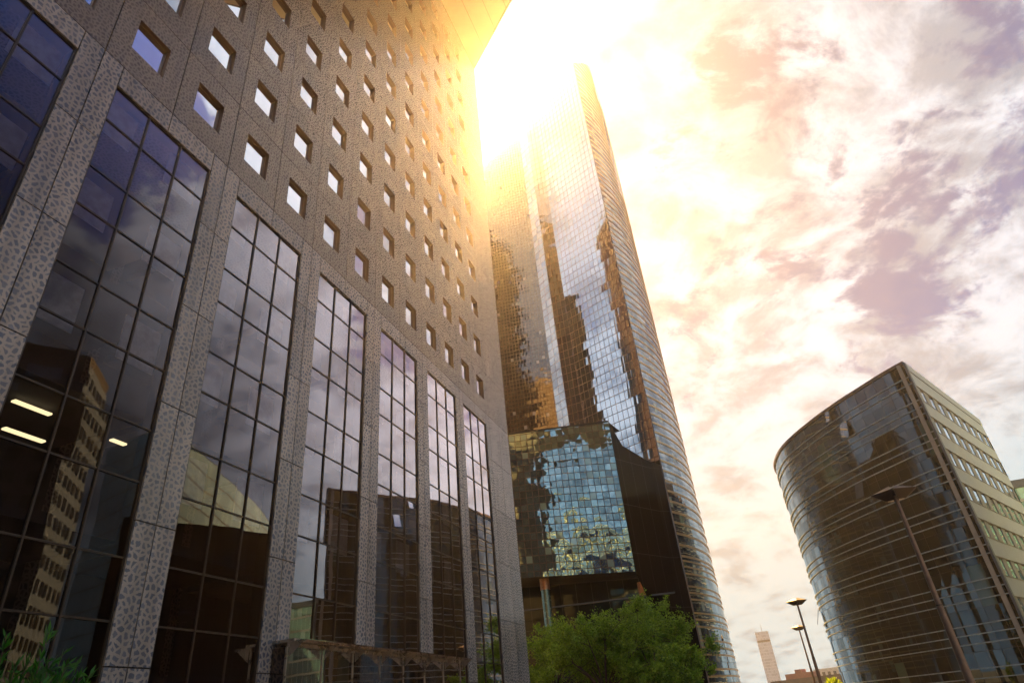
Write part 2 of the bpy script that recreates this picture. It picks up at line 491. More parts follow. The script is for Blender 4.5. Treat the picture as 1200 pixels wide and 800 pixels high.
# ------------------------------------------------------------------ geometry helpers
class MB:
    """collects polygons in world coordinates with UVs in metres; build() links them as ONE mesh object"""
    def __init__(self):
        self.v, self.f, self.uv, self.mi = [], [], [], []

    def poly(self, pts, uvs=None, mi=0):
        b = len(self.v)
        pts = [Vector(p) for p in pts]
        self.v += pts
        self.f.append(list(range(b, b + len(pts))))
        if uvs is None:
            e1 = (pts[1] - pts[0])
            e1 = e1.normalized() if e1.length > 1e-9 else Vector((1, 0, 0))
            nn = Vector((0, 0, 0))
            for i in range(len(pts)):
                nn += pts[i].cross(pts[(i + 1) % len(pts)])
            nn = nn.normalized() if nn.length > 1e-9 else Vector((0, 0, 1))
            if abs(nn.z) < 0.7:
                hx = Vector((0, 0, 1)).cross(nn)
                hx.normalize()
                hy = nn.cross(hx)
            else:
                hx, hy = Vector((1, 0, 0)), Vector((0, 1, 0))
            uvs = [(p.dot(hx), p.dot(hy)) for p in pts]
        self.uv += list(uvs)
        self.mi.append(mi)

    def prism(self, plan, z0, z1, mi=0, top=True, bottom=True):
        """vertical prism over a counter-clockwise plan; z0, z1 numbers or lists"""
        n = len(plan)
        a = z0 if isinstance(z0, (list, tuple)) else [z0] * n
        b = z1 if isinstance(z1, (list, tuple)) else [z1] * n
        L = 0.0
        for i in range(n):
            j = (i + 1) % n
            p, q = plan[i], plan[j]
            d = math.hypot(q[0] - p[0], q[1] - p[1])
            self.poly([(p[0], p[1], a[i]), (q[0], q[1], a[j]), (q[0], q[1], b[j]), (p[0], p[1], b[i])],
                      [(L, a[i]), (L + d, a[j]), (L + d, b[j]), (L, b[i])], mi)
            L += d
        if top:
            self.poly([(p[0], p[1], b[i]) for i, p in enumerate(plan)], None, mi)
        if bottom:
            self.poly([(p[0], p[1], a[i]) for i, p in reversed(list(enumerate(plan)))], None, mi)

    def box(self, o, ax, ay, az, mi=0):
        """box from corner o along three edge vectors"""
        o, ax, ay, az = Vector(o), Vector(ax), Vector(ay), Vector(az)
        if ax.cross(ay).dot(az) < 0:
            ax, ay = ay, ax
        c = [o, o + ax, o + ax + ay, o + ay, o + az, o + ax + az, o + ax + ay + az, o + ay + az]
        for q in ((3, 2, 1, 0), (4, 5, 6, 7), (0, 1, 5, 4), (1, 2, 6, 5), (2, 3, 7, 6), (3, 0, 4, 7)):
            self.poly([c[i] for i in q], None, mi)

    def tube(self, p, q, r0, r1, n=12, mi=0, caps=True):
        p, q = Vector(p), Vector(q)
        d = (q - p).normalized()
        s = d.orthogonal().normalized()
        t = d.cross(s)
        A = [p + (s * math.cos(2 * math.pi * i / n) + t * math.sin(2 * math.pi * i / n)) * r0 for i in range(n)]
        B = [q + (s * math.cos(2 * math.pi * i / n) + t * math.sin(2 * math.pi * i / n)) * r1 for i in range(n)]
        for i in range(n):
            j = (i + 1) % n
            self.poly([A[i], A[j], B[j], B[i]], None, mi)
        if caps:
            self.poly(list(reversed(A)), None, mi)
            self.poly(B, None, mi)

    def build(self, name, mats, parent=None, base=None, smooth=False):
        base = Vector(base) if base is not None else (Vector(parent['base']) if parent is not None and 'base' in parent else Vector((0, 0, 0)))
        me = bpy.data.meshes.new(name)
        me.from_pydata([v - base for v in self.v], [], self.f)
        uvl = me.uv_layers.new(name="UVMap")
        uvl.data.foreach_set('uv', np.array(self.uv, dtype=np.float32).ravel())
        if not isinstance(mats, (list, tuple)):
            mats = [mats]
        for m in mats:
            me.materials.append(MAT[m])
        me.polygons.foreach_set('material_index', np.array(self.mi, dtype=np.int32))
        if smooth:
            me.polygons.foreach_set('use_smooth', np.ones(len(self.f), dtype=bool))
        me.update()
        o = bpy.data.objects.new(name, me)
        COL.objects.link(o)
        if parent is not None:
            o.parent = parent
        else:
            o.location = base
        return o


BASES = {}


def thing(name, label, cat, loc=(0, 0, 0), group=None):
    o = bpy.data.objects.new(name, None)
    o.location = loc
    o.empty_display_size = 0.5
    COL.objects.link(o)
    o['label'] = label
    o['category'] = cat
    if group:
        o['group'] = group
    BASES[o.name] = Vector(loc)
    return o


def part(mb, name, mats, parent, label=None, smooth=False):
    top = parent
    while top.parent is not None:
        top = top.parent
    o = mb.build(name, mats, parent, BASES[top.name], smooth)
    if label:
        o['label'] = label
    return o


def structure(mb, name, mats, kind='structure'):
    o = mb.build(name, mats)
    o['kind'] = kind
    return o


def tag(o, label, cat, group=None):
    o['label'] = label
    o['category'] = cat
    if group:
        o['group'] = group


def wall_windows(mb, p, q, z0, z1, nw, nh, ww, wh, mi, depth=0.08, jitter=0.0):
    """adds shallow window boxes on the wall from p to q (outward = right of p->q)"""
    p, q = Vector(p), Vector(q)
    d = (q - p)
    L = d.length
    d.normalize()
    nrm = Vector((d.y, -d.x, 0))
    for i in range(nw):
        for k in range(nh):
            cx = (i + 0.5) * L / nw + random.uniform(-jitter, jitter)
            cz = z0 + (k + 0.5) * (z1 - z0) / nh
            o = p + d * (cx - ww / 2) + nrm * 0.002 + Vector((0, 0, cz - wh / 2))
            mb.box(o, d * ww, nrm * depth, (0, 0, wh), mi)


# ------------------------------------------------------------------ ground
g = MB()
g.poly([(-6000, -6000, -0.02), (6000, -6000, -0.02), (6000, 6000, -0.02), (-6000, 6000, -0.02)])
m, T = new_mat('paving')
tc = T.node('ShaderNodeTexCoord')
br = T.node('ShaderNodeTexBrick')
br.inputs['Scale'].default_value = 1.0
br.inputs['Brick Width'].default_value = 0.9
br.inputs['Row Height'].default_value = 0.6
br.inputs['Mortar Size'].default_value = 0.008
br.inputs['Color1'].default_value = (0.13, 0.13, 0.135, 1)
br.inputs['Color2'].default_value = (0.17, 0.17, 0.175, 1)
br.inputs['Mortar'].default_value = (0.08, 0.075, 0.07, 1)
T.l.new(tc.outputs['Object'], br.inputs['Vector'])
nz = T.noise(tc.outputs['Object'], 0.6, 6, 0.6)
finish(T, pbr(T, T.vm('SCALE', br.outputs['Color'], scale=T.mr(nz, 0.3, 0.7, 0.75, 1.15)), 0.7))
MAT['paving'] = m
MAT['asphalt'] = mat_plain('asphalt', (0.05, 0.05, 0.052), 0.85, 0.0, 0.25, 0.8)
structure(g, 'ground', 'asphalt')
g = MB()
g.poly([(4, -60, -0.015), (60, -60, -0.015), (58, 36, -0.015), (10, 36, -0.015)])
structure(g, 'plaza', 'paving')

# ------------------------------------------------------------------ left building: stone office block
U = Vector((0.29754919, 0.95470649, 0))          # along the facade
N = Vector((0.95470649, -0.29754919, 0))         # out of the facade
DF = 15.0


def F(a, o, z):
    """facade point: a metres along, o metres out, z metres above the eye"""
    return U * a + N * (o - DF) + Vector((0, 0, z + EYE))


G0 = -EYE                                         # ground in eye heights
HTOP = 65.27                                      # soffit of the overhang
AEND = 44.45
b1 = thing('office_block', 'pebble stone office block on the left with glazed bays and small square windows', 'building',
           F(AEND, 0, G0))

bayL = [-2.43, 3.06, 8.54, 14.02, 19.50, 25.00, 30.40, 35.68]
BW = 4.08
BTOP, LINT = 18.62, 19.53
ROWH = 3.6
JG = 0.036                                        # joint width
SLAB = 0.06                                       # slabs stand proud of the backing


def slab(mb, a0, a1, z0, z1, mi=0, o=0.0):
    """one stone slab with its sides, small joint gap all round"""
    a0 += JG / 2; a1 -= JG / 2; z0 += JG / 2; z1 -= JG / 2
    r = random.uniform(0, 50)
    def q(aa, zz, oo): return F(aa, oo, zz)
    mb.poly([q(a0, z0, o), q(a1, z0, o), q(a1, z1, o), q(a0, z1, o)], [(a0 + r, z0), (a1 + r, z0), (a1 + r, z1), (a0 + r, z1)], mi)
    for (p0, p1) in (((a0, z0), (a1, z0)), ((a1, z0), (a1, z1)), ((a1, z1), (a0, z1)), ((a0, z1), (a0, z0))):
        mb.poly([q(*p1, o), q(*p0, o), q(*p0, o - SLAB), q(*p1, o - SLAB)], [(0, 0), (1, 0), (1, SLAB), (0, SLAB)], mi)


# piers between the bays
edges = [(-8.0, -2.43)] + [(bayL[k] + BW, bayL[k + 1]) for k in range(7)] + [(bayL[7] + BW, AEND)]
zj = [G0, 2.02, 5.55, 9.08, 12.6, 16.13, LINT]
cols = []
for k, (a0, a1) in enumerate(edges):
    mb = MB()
    if k == 8:
        splits = [a0, 40.42, 42.4, a1]
    elif k == 0:
        splits = [a0, -5.2, -3.14, a1]
    else:
        splits = [a0, (a0 + a1) / 2, a1]
        cols.append((a0 + a1) / 2)
    for i in range(len(splits) - 1):
        for j in range(len(zj) - 1):
            slab(mb, splits[i], splits[i + 1], zj[j], zj[j + 1])
    mb.box(F(a0 + 0.01, -SLAB, G0), U * (a1 - a0 - 0.02), -N * 0.5, (0, 0, LINT - G0), 1)
    part(mb, 'pier', ['pier_stone', 'joint'], b1)

# lintel slabs over the bays
mb = MB()
for k in range(8):
    L = bayL[k]
    slab(mb, L, L + BW / 2, BTOP, LINT)
    slab(mb, L + BW / 2, L + BW, BTOP, LINT)
    mb.box(F(L + 0.01, -SLAB, BTOP + 0.01), U * (BW - 0.02), -N * 0.5, (0, 0, LINT - BTOP - 0.02), 1)
part(mb, 'lintel', ['pier_stone', 'joint'], b1)

# upper wall: slabs with a deep square opening each
cc = [-3.14] + cols + [40.42]
colj = []
for i in range(len(cc) - 1):
    colj += [cc[i], (cc[i] + cc[i + 1]) / 2]
colj.append(40.42)
WW, WH, REC = 1.32, 1.56, 0.19
mb = MB()
wins = []
rows = []
z = LINT
while z < HTOP - 0.1:
    rows.append((z, min(z + ROWH, HTOP)))
    z += ROWH
for (z0, z1) in rows:
    for i in range(len(colj) - 1):
        a0, a1 = colj[i], colj[i + 1]
        if z1 - z0 < 3.0:
            slab(mb, a0, a1, z0, z1)
            continue
        ca = (a0 + a1) / 2
        x0, x1 = ca - WW / 2, ca + WW / 2
        y0, y1 = z0 + 1.10, z0 + 1.10 + WH
        r = random.uniform(0, 50)
        A0, A1, Z0, Z1 = a0 + JG / 2, a1 - JG / 2, z0 + JG / 2, z1 - JG / 2
        ring_o = [(A0, Z0), (A1, Z0), (A1, Z1), (A0, Z1)]
        ring_i = [(x0, y0), (x1, y0), (x1, y1), (x0, y1)]
        for e in range(4):
            f = (e + 1) % 4
            pts = [ring_o[e], ring_o[f], ring_i[f], ring_i[e]]
            mb.poly([F(p[0], 0, p[1]) for p in pts], [(p[0] + r, p[1]) for p in pts])
            mb.poly([F(*[ring_o[f][0], 0, ring_o[f][1]]), F(ring_o[e][0], 0, ring_o[e][1]),
                     F(ring_o[e][0], -SLAB, ring_o[e][1]), F(ring_o[f][0], -SLAB, ring_o[f][1])], None, 0)
            # reveal of the opening
            mb.poly([F(ring_i[e][0], 0, ring_i[e][1]), F(ring_i[f][0], 0, ring_i[f][1]),
                     F(ring_i[f][0], -REC - 0.02, ring_i[f][1]), F(ring_i[e][0], -REC - 0.02, ring_i[e][1])], None, 1)
        wins.append((x0, y0))
    slab(mb, 40.42, AEND, z0, z1)
    slab(mb, -8.0, -3.14, z0, z1)
part(mb, 'stone_wall', ['wall_stone', 'reveal'], b1)

# the small square windows, each with a thin frame and its pane
cam_inv = cam.matrix_world.inverted()


def in_view(p):
    c = cam_inv @ p
    if c.z > -0.1:
        return False, 0
    x, y = 600 + 742 * c.x / -c.z, 400 - 742 * c.y / -c.z
    return (-40 < x < 1240 and -40 < y < 840), -c.z


seen = []
for (x0, y0) in wins:
    v, d = in_view(F(x0 + WW / 2, -REC, y0 + WH / 2))
    seen.append((0 if v else 1, d, x0, y0))
seen.sort()


def window_frame(mb, x0, y0, base):
    w = 0.03
    for (aa, zz, la, lz) in ((0, 0, WW, w), (0, WH - w, WW, w), (0, w, w, WH - 2 * w), (WW - w, w, w, WH - 2 * w)):
        mb.box(F(x0 + aa, -REC - 0.01, y0 + zz), U * la, N * 0.04, (0, 0, lz))


def window_pane(mb, x0, y0):
    w = 0.025
    mb.poly([F(x0 + w, -REC, y0 + w), F(x0 + WW - w, -REC, y0 + w), F(x0 + WW - w, -REC, y0 + WH - w), F(x0 + w, -REC, y0 + WH - w)])


x0r, y0r = seen[0][2], seen[0][3]
mbf, mbp = MB(), MB()
window_frame(mbf, x0r, y0r, None)
window_pane(mbp, x0r, y0r)
wf = part(mbf, 'window', 'reveal', b1)
wp = part(mbp, 'pane', 'window_glass', wf)
for (_, d, x0, y0) in seen[1:100]:
    f2 = wf.copy(); COL.objects.link(f2); f2.parent = b1
    f2.location = U * (x0 - x0r) + Vector((0, 0, y0 - y0r))
    p2 = wp.copy(); COL.objects.link(p2); p2.parent = f2
mb = MB()
for (_, d, x0, y0) in seen[100:]:
    n0 = len(mb.mi)
    window_frame(mb, x0, y0, None)
    k0 = len(mb.mi)
    window_pane(mb, x0, y0)
    for q in range(k0, len(mb.mi)):
        mb.mi[q] = 1
o = part(mb, 'farther_windows', ['reveal', 'window_glass'], b1)
o['kind'] = 'stuff'

# glazed bays
tz = [18.62, 17.13, 15.13, 13.66, 11.60, 10.08, 8.12, 6.58, 4.56, 3.03, 1.05, -0.47, G0]
for k in range(8):
    L = bayL[k]
    fr = MB()
    for i in range(4):
        w = 0.05 if i in (1, 2) else 0.045
        c = L + i * BW / 3 + (w / 2 if i == 0 else (-w / 2 if i == 3 else 0))
        fr.box(F(c - w / 2, -0.14, G0), U * w, N * 0.09, (0, 0, BTOP - G0))
    for j, zz in enumerate(tz[:-1]):
        h = 0.048
        for i in range(3):
            s0 = L + i * BW / 3 + 0.036
            s1 = L + (i + 1) * BW / 3 - 0.036
            fr.box(F(s0, -0.14, zz - (h if j == 0 else h / 2)), U * (s1 - s0), N * 0.075, (0, 0, h))
    fo = part(fr, 'bay_window', 'mullion', b1)
    gl = MB()
    for i in range(3):
        for j in range(len(tz) - 1):
            a0, a1 = L + i * BW / 3, L + (i + 1) * BW / 3
            z1, z0 = tz[j], tz[j + 1]
            # each pane sits very slightly out of true
            e = [random.uniform(-0.004, 0.004) for _ in range(3)]
            gl.poly([F(a0, -0.10 + e[0], z0), F(a1, -0.10 + e[1], z0), F(a1, -0.10 + e[1] + e[2], z1), F(a0, -0.10 + e[0] + e[2], z1)],
                    [(a0, z0), (a1, z0), (a1, z1), (a0, z1)])
    part(gl, 'glazing', 'bay_glass', fo)
    bl = MB()
    for j in (0, 2, 4, 6):
        for i in (0, 2):
            if k <= 2 and j == 6:
                continue
            a0, a1 = L + i * BW / 3, L + (i + 1) * BW / 3
            bl.box(F(a0 + 0.03, -0.60, tz[j + 1] + 0.02), U * (a1 - a0 - 0.06), N * 0.04, (0, 0, tz[j] - tz[j + 1] - 0.06))
    part(bl, 'blind', 'blind', fo)

# dark rooms behind the bays and the body of the block
mb = MB()
for k in range(8):
    L = bayL[k]
    mb.poly([F(L - 0.5, -4.5, G0), F(L + BW + 0.5, -4.5, G0), F(L + BW + 0.5, -4.5, BTOP), F(L - 0.5, -4.5, BTOP)])
    for zz in (15.75, 12.2, 8.75, 5.2, 1.7):
        mb.box(F(L - 0.3, -4.45, zz - 0.06), U * (BW + 0.6), N * 3.7, (0, 0, 0.3))
part(mb, 'interior', 'room', b1)
mb = MB()
mb.box(F(-8, -5.0, G0), U * (AEND + 8 - 0.01), -N * 18, (0, 0, LINT - G0))
mb.box(F(AEND - 4.6, -0.56, G0), U * 4.59, -N * 4.43, (0, 0, LINT - G0 - 0.01))
mb.box(F(-8, -0.36, LINT), U * (AEND + 8 - 0.01), -N * 22.6, (0, 0, HTOP - LINT))
mb.box(F(AEND - 0.05, -0.005, G0), U * 0.045, -N * 0.354, (0, 0, HTOP - G0))
mb.box(F(-8, -0.07, HTOP - 0.3), U * (AEND + 7.9), -N * 0.285, (0, 0, 0.28))
mb.box(F(40.5, -0.07, LINT + 0.02), U * 3.88, -N * 0.285, (0, 0, HTOP - LINT - 0.4))
part(mb, 'rear_wall', 'wall_stone', b1)
# overhanging head of the block: a triangular wedge with a flat soffit
plan = [F(AEND, 0, 0), F(20.0, 28.2, 0), F(-8, 28.2, 0), F(-8, -22.9, 0), F(AEND, -22.9, 0)]
plan2 = [(p.x, p.y) for p in plan]
ar = sum(plan2[i][0] * plan2[(i + 1) % 5][1] - plan2[(i + 1) % 5][0] * plan2[i][1] for i in range(5))
if ar < 0:
    plan2 = plan2[::-1]
mb = MB()
mb.prism(plan2, HTOP + EYE, HTOP + EYE + 10)
part(mb, 'overhang', 'wall_stone', b1)
mb = MB()
for i in range(14):                                # soffit lined with boards, open joints
    o0, o1 = 0.05 + i * 2.0, 0.05 + i * 2.0 + 1.96
    amax0 = AEND - 0.867 * o0 - 0.3
    amax1 = AEND - 0.867 * o1 - 0.3
    mb.poly([F(-8, o0, HTOP - 0.05), F(-8, o1, HTOP - 0.05), F(amax1, o1, HTOP - 0.05), F(amax0, o0, HTOP - 0.05)])
part(mb, 'soffit', 'soffit', b1)

# entrance porch
PO = 0.6
SC = (DF - PO) / DF
pa0, pa1, pz = 19.43 * SC, 33.4 * SC, 2.98 * SC
po = MB()
po.box(F(pa0, 0.0, pz), U * (pa1 - pa0), N * (PO + 0.25), (0, 0, 0.09))
po.box(F(pa0, PO, pz - 0.13), U * (pa1 - pa0), N * 0.06, (0, 0, 0.12))
pch = part(po, 'entrance_porch', 'steel', b1)
pg = MB()
na = 7
for i in range(na):
    s0, s1 = pa0 + i * (pa1 - pa0) / na + 0.03, pa0 + (i + 1) * (pa1 - pa0) / na - 0.03
    pg.poly([F(s0, PO, G0), F(s1, PO, G0), F(s1, PO, pz - 0.14), F(s0, PO, pz - 0.14)])
for s in (pa0 + 0.01, pa1 - 0.01):
    pg.poly([F(s, 0.02, G0), F(s, PO - 0.03, G0), F(s, PO - 0.03, pz - 0.14), F(s, 0.02, pz - 0.14)])
part(pg, 'porch_glass', 'porch_glass', pch)
pf = MB()
for i in range(na + 1):
    s = pa0 + i * (pa1 - pa0) / na
    pf.box(F(s - 0.025, PO - 0.05, G0), U * 0.05, N * 0.08, (0, 0, pz - G0 - 0.14))
    pf.poly([F(s, PO + 0.09, pz - 0.005), F(s, PO + 0.65, pz - 0.005), F(s, PO + 0.09, pz - 0.45)])
    pf.box(F(s - 0.02, PO + 0.06, pz - 0.06), U * 0.04, N * 0.6, (0, 0, 0.05))
part(pf, 'porch_post', 'steel', pch)
pc = MB()
pc.box(F(pa0 + 0.05, PO + 0.1, pz + 0.005), U * (pa1 - pa0 - 0.1), N * 0.6, (0, 0, 0.02))
part(pc, 'glass_canopy', 'porch_glass', pch)

# lit tubes on the ceiling of the rooms, seen through the glass
grp = 'lit ceiling tubes behind the left glass bays'
tubes = [(10.0, -2.3, 8.52, 1.05, 'upper yellow ceiling tube glowing inside the leftmost full glass bay'),
         (10.0, -2.3, 7.72, 1.1, 'lower yellow ceiling tube glowing inside the leftmost full glass bay'),
         (13.05, -2.3, 8.48, 0.5, 'short yellow ceiling tube glowing beside the stone pier in the leftmost full bay')]
for (a, o_, z_, ln, lb) in tubes:
    mb = MB()
    mb.box(F(a, o_, z_), U * ln, N * 0.16, (0, 0, 0.05))
    t = mb.build('ceiling_light', 'lamp_tube', None, F(a, o_, z_))
    tag(t, lb, 'ceiling light', grp)

# ------------------------------------------------------------------ the main tower
P2 = Vector((18.71, 84.76, 0))
hd = lambda deg: Vector((math.sin(math.radians(deg)), math.cos(math.radians(deg)), 0))
Mdir = hd(131)
Fp = P2 - Mdir * 11.6                    # fold between the front face and the chamfers
C1 = Fp - hd(116) * 2.5
C0 = C1 - hd(140) * 2.6
L0 = C0 - hd(104) * 12.4
tw = thing('glass_skyscraper', 'tall slanting glass skyscraper in the middle, golden curved right side and mirrored front', 'tower',
           (P2.x, P2.y, 0))
Z = lambda z: z + EYE


def face(mb, p, q, z0, z1p, z1q, mi=0, u0=0.0):
    d = (q - p).length
    mb.poly([(p.x, p.y, z0), (q.x, q.y, z0), (q.x, q.y, z1q), (p.x, p.y, z1p)],
            [(u0, z0), (u0 + d, z0), (u0 + d, z1q), (u0, z1p)], mi)


ZP2, ZF, ZC1, ZC0, ZL0 = Z(116.8), Z(111.0), Z(109.7), Z(108.2), Z(100.4)
mb = MB(); face(mb, Fp, P2, 0, ZF, ZP2); part(mb, 'front_glass', 'tower_front', tw, 'mirrored front face reflecting the sky')
mb = MB(); face(mb, L0, C0, 0, ZL0, ZC0); part(mb, 'left_glass', 'tower_left', tw, 'glass face coloured dark in place of a mirrored dark building')
mb = MB(); face(mb, C0, C1, 0, ZC0, ZC1); part(mb, 'pale_strip', 'tower_strip', tw, 'narrow strip of pale panes')
mb = MB(); face(mb, C1, Fp, 0, ZC1, ZF); part(mb, 'chamfer_glass', 'tower_chamfer', tw)
# curved right side: heading swings from 43 to -31 degrees
arc = [P2.copy()]
heads = []
steps = 40
AS = 0.96
for i in range(steps):
    h = 43 - 74 * (i + 0.5) / steps
    arc.append(arc[-1] + hd(h) * AS)
    heads.append(h)
arcz = []
for i in range(steps + 1):
    s = i * AS
    if s < 9.55:
        arcz.append(116.8 + s * 0.95)
    else:
        arcz.append(124.3 - (s - 9.55) * 1.35)
mb = MB()
for i in range(steps):
    u0 = i * AS
    if i == 10:                                   # notch in the crown
        face(mb, arc[i], arc[i + 1], 0, Z(110.4), Z(109.7), 0, u0)
        continue
    za, zb = Z(arcz[i]), Z(arcz[i + 1])
    if i == 9:
        zb = Z(arcz[9] + 0.9)
    if i in (11, 12, 13):                         # tall slot under the crown
        top_in = 117.8 - (i - 11) * 2.5
        bot_in = 114.0 - (i - 11) * 7.4
        face(mb, arc[i], arc[i + 1], 0, Z(bot_in), Z(bot_in - 7.4), 0, u0)
        mb.poly([(arc[i].x, arc[i].y, Z(top_in)), (arc[i + 1].x, arc[i + 1].y, Z(top_in - 2.5)), (arc[i + 1].x, arc[i + 1].y, zb), (arc[i].x, arc[i].y, za)],
                [(u0, Z(top_in)), (u0 + AS, Z(top_in - 2.5)), (u0 + AS, zb), (u0, za)])
        continue
    face(mb, arc[i], arc[i + 1], 0, za, zb, 0, u0)
part(mb, 'curved_glass', 'tower_curved', tw, 'curved golden side with bronze floor bands')
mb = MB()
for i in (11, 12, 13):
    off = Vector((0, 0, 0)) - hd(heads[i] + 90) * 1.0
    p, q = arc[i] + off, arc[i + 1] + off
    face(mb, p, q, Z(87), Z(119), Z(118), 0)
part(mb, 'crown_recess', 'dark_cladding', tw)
# back and roof
back = [L0, L0 + Vector((1.2, 18.6, 0)), arc[-1]]
mb = MB()
face(mb, back[1], L0, 0, ZL0, ZL0)
face(mb, arc[-1], back[1], 0, Z(arcz[-1]), ZL0)
part(mb, 'rear_wall', 'tower_left', tw)
mb = MB()
ring = [(L0, ZL0), (C0, ZC0), (C1, ZC1), (Fp, ZF), (P2, ZP2)] + [(arc[i], Z(min(arcz[i], 109 if 9 <= i <= 13 else 999))) for i in range(2, steps + 1, 2)] + [(back[1], ZL0)]
cen = Vector((11.2, 99.2, Z(102)))
for i in range(len(ring)):
    (p, zp), (q, zq) = ring[i], ring[(i + 1) % len(ring)]
    mb.poly([(p.x, p.y, zp - 0.4), (q.x, q.y, zq - 0.4), cen])
part(mb, 'roof', 'roof', tw)
# bronze floor bands standing proud of the curved side
bands = MB()
def ring_band(mb, z0, h, proud, i0=0, i1=steps):
    for i in range(i0, i1):
        if Z(z0) > Z(arcz[i + 1]) - 0.6 or (10 <= i <= 13 and z0 > 87):
            continue
        n1 = hd(heads[max(i - 1, 0)] / 2 + heads[i] / 2 + 90)
        n2 = hd(heads[min(i + 1, steps - 1)] / 2 + heads[i] / 2 + 90)
        p, q = arc[i], arc[i + 1]
        a, b = p + n1 * proud, q + n2 * proud
        mb.poly([(a.x, a.y, Z(z0)), (b.x, b.y, Z(z0)), (b.x, b.y, Z(z0 + h)), (a.x, a.y, Z(z0 + h))])
        mb.poly([(p.x, p.y, Z(z0)), (q.x, q.y, Z(z0)), (b.x, b.y, Z(z0)), (a.x, a.y, Z(z0))])
        mb.poly([(a.x, a.y, Z(z0 + h)), (b.x, b.y, Z(z0 + h)), (q.x, q.y, Z(z0 + h)), (p.x, p.y, Z(z0 + h))])
zz = 1.7
while zz < 15:
    for dzz in (0.0, 0.8, 1.55):
        ring_band(bands, zz + dzz, 0.19, 0.08)
    zz += 3.1
zz = 16.2
while zz < 123:
    ring_band(bands, zz, 0.26, 0.09)
    zz += 1.43
part(bands, 'floor_band', 'gold_band', tw)
# dark metal edge between front and curved side
mb = MB()
mb.box((P2.x - 0.06, P2.y - 0.10, 0), (0.14, 0.0, 0), (0, 0.11, 0), (0, 0, ZP2 + 0.06))
part(mb, 'edge_trim', 'rail_dark', tw)

# glazed block on columns in front of it
A = Vector((-7.4, 79.7, 0)); B = Vector((11.66, 78.5, 0))
Bk = Vector((17.05, 83.8, 0)); Ak = Vector((-5.6, 93, 0))
zt, zba, zbb = Z(33.0), Z(15.0), Z(13.9)
mb = MB(); face(mb, A, B, zba, zt, zt)
mb.v[1].z = zbb
pod = part(mb, 'glazed_block', 'podium_glass', tw, 'low projecting block of wavy mirror panes')
mb = MB()
mb.poly([(B.x, B.y, zbb), (Bk.x, Bk.y, 0), (Bk.x, Bk.y, Z(28.8)), (B.x + 1.5, B.y + 1.5, Z(30.1)), (B.x, B.y, zt)], None)
mb.poly([(Bk.x, Bk.y, 0), (P2.x - 0.12, P2.y - 0.2, 0), (P2.x - 0.12, P2.y - 0.2, Z(28.5)), (Bk.x, Bk.y, Z(28.8))], None)
part(mb, 'side_wall', 'dark_cladding', pod)
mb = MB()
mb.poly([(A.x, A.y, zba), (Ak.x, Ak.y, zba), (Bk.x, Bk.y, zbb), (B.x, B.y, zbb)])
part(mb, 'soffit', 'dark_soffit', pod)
mb = MB()
mb.poly([(A.x, A.y, zt), (B.x, B.y, zt), (B.x + 1.5, B.y + 1.5, Z(32.2)), (Ak.x, Ak.y, zt + 0.12)])
mb.box((A.x, A.y - 0.06, zt), (B.x - A.x, B.y - A.y, 0), (0, 0.2, 0), (0, 0, 0.22))
part(mb, 'block_roof', 'dark_soffit', pod)
mb = MB()
la, lb = Vector((-5, 87.4, 0)), Vector((16.4, 83.45, 0))
face(mb, la, lb, 0, zba - 0.06, zbb - 0.06)
part(mb, 'lobby_glass', 'lobby_glass', tw)
for (cx, cy, zc) in ((0.93, 81.3, zba - 0.06), (12.5, 80.7, zbb - 0.9), (-6.2, 81.8, zba - 0.06)):
    mb = MB()
    mb.tube((cx, cy, 0), (cx, cy, zc), 0.53, 0.53, 24)
    co = part(mb, 'column', 'column', tw, smooth=True)
    mb = MB()
    mb.tube((cx, cy, zc - 1.6), (cx, cy, zc - 0.01), 0.58, 0.58, 24)
    part(mb, 'collar', 'copper', co, smooth=True)
# slim blade canopy across the column heads
mb = MB()
mb.box((-5, 82.2, Z(11.3)), (21, -2.5, 0), (0, 0.5, 0), (0, 0, 0.14))
part(mb, 'canopy', 'fin', tw)

# ------------------------------------------------------------------ right building: curved dark office
HB = 30.0
curve = [(42.7, 63.3), (41.5, 65.8), (40.4, 68.9), (39.2, 72.4), (38.1, 76.6), (37.2, 81.6), (36.8, 86.1), (37.1, 90.4), (38.4, 96.0),
         (41.2, 101.5), (45.5, 106.5), (51.0, 110.0), (57.0, 112.0)]


def spline(pts, n):
    P = [Vector((p[0], p[1], 0)) for p in pts]
    out_ = []
    for i in range(len(P) - 1):
        p0 = P[max(i - 1, 0)]; p1 = P[i]; p2 = P[i + 1]; p3 = P[min(i + 2, len(P) - 1)]
        for k in range(n):
            t = k / n
            out_.append(0.5 * ((2 * p1) + (p2 - p0) * t + (2 * p0 - 5 * p1 + 4 * p2 - p3) * t * t + (3 * p1 - p0 - 3 * p2 + p3) * t ** 3))
    out_.append(P[-1])
    return out_


cv = spline(curve, 4)
rb = thing('curved_office', 'curved dark glass office at right with thin metal rails and pale stone flank', 'building', (42.7, 63.3, 0))
mb = MB()
L = 0.0
for i in range(len(cv) - 1):
    p, q = cv[i], cv[i + 1]
    d = (q - p).length
    face_pts = [(q.x, q.y, 0), (p.x, p.y, 0), (p.x, p.y, Z(HB)), (q.x, q.y, Z(HB))]
    mb.poly(face_pts, [(-L - d, 0.15), (-L, 0.15), (-L, Z(HB) + 0.15), (-L - d, Z(HB) + 0.15)])
    L += d
part(mb, 'curved_glass', 'office_glass', rb)


def nrm_at(i):
    a = cv[max(i - 1, 0)]; b = cv[min(i + 1, len(cv) - 1)]
    d = (b - a).normalized()
    return Vector((-d.y, d.x, 0))


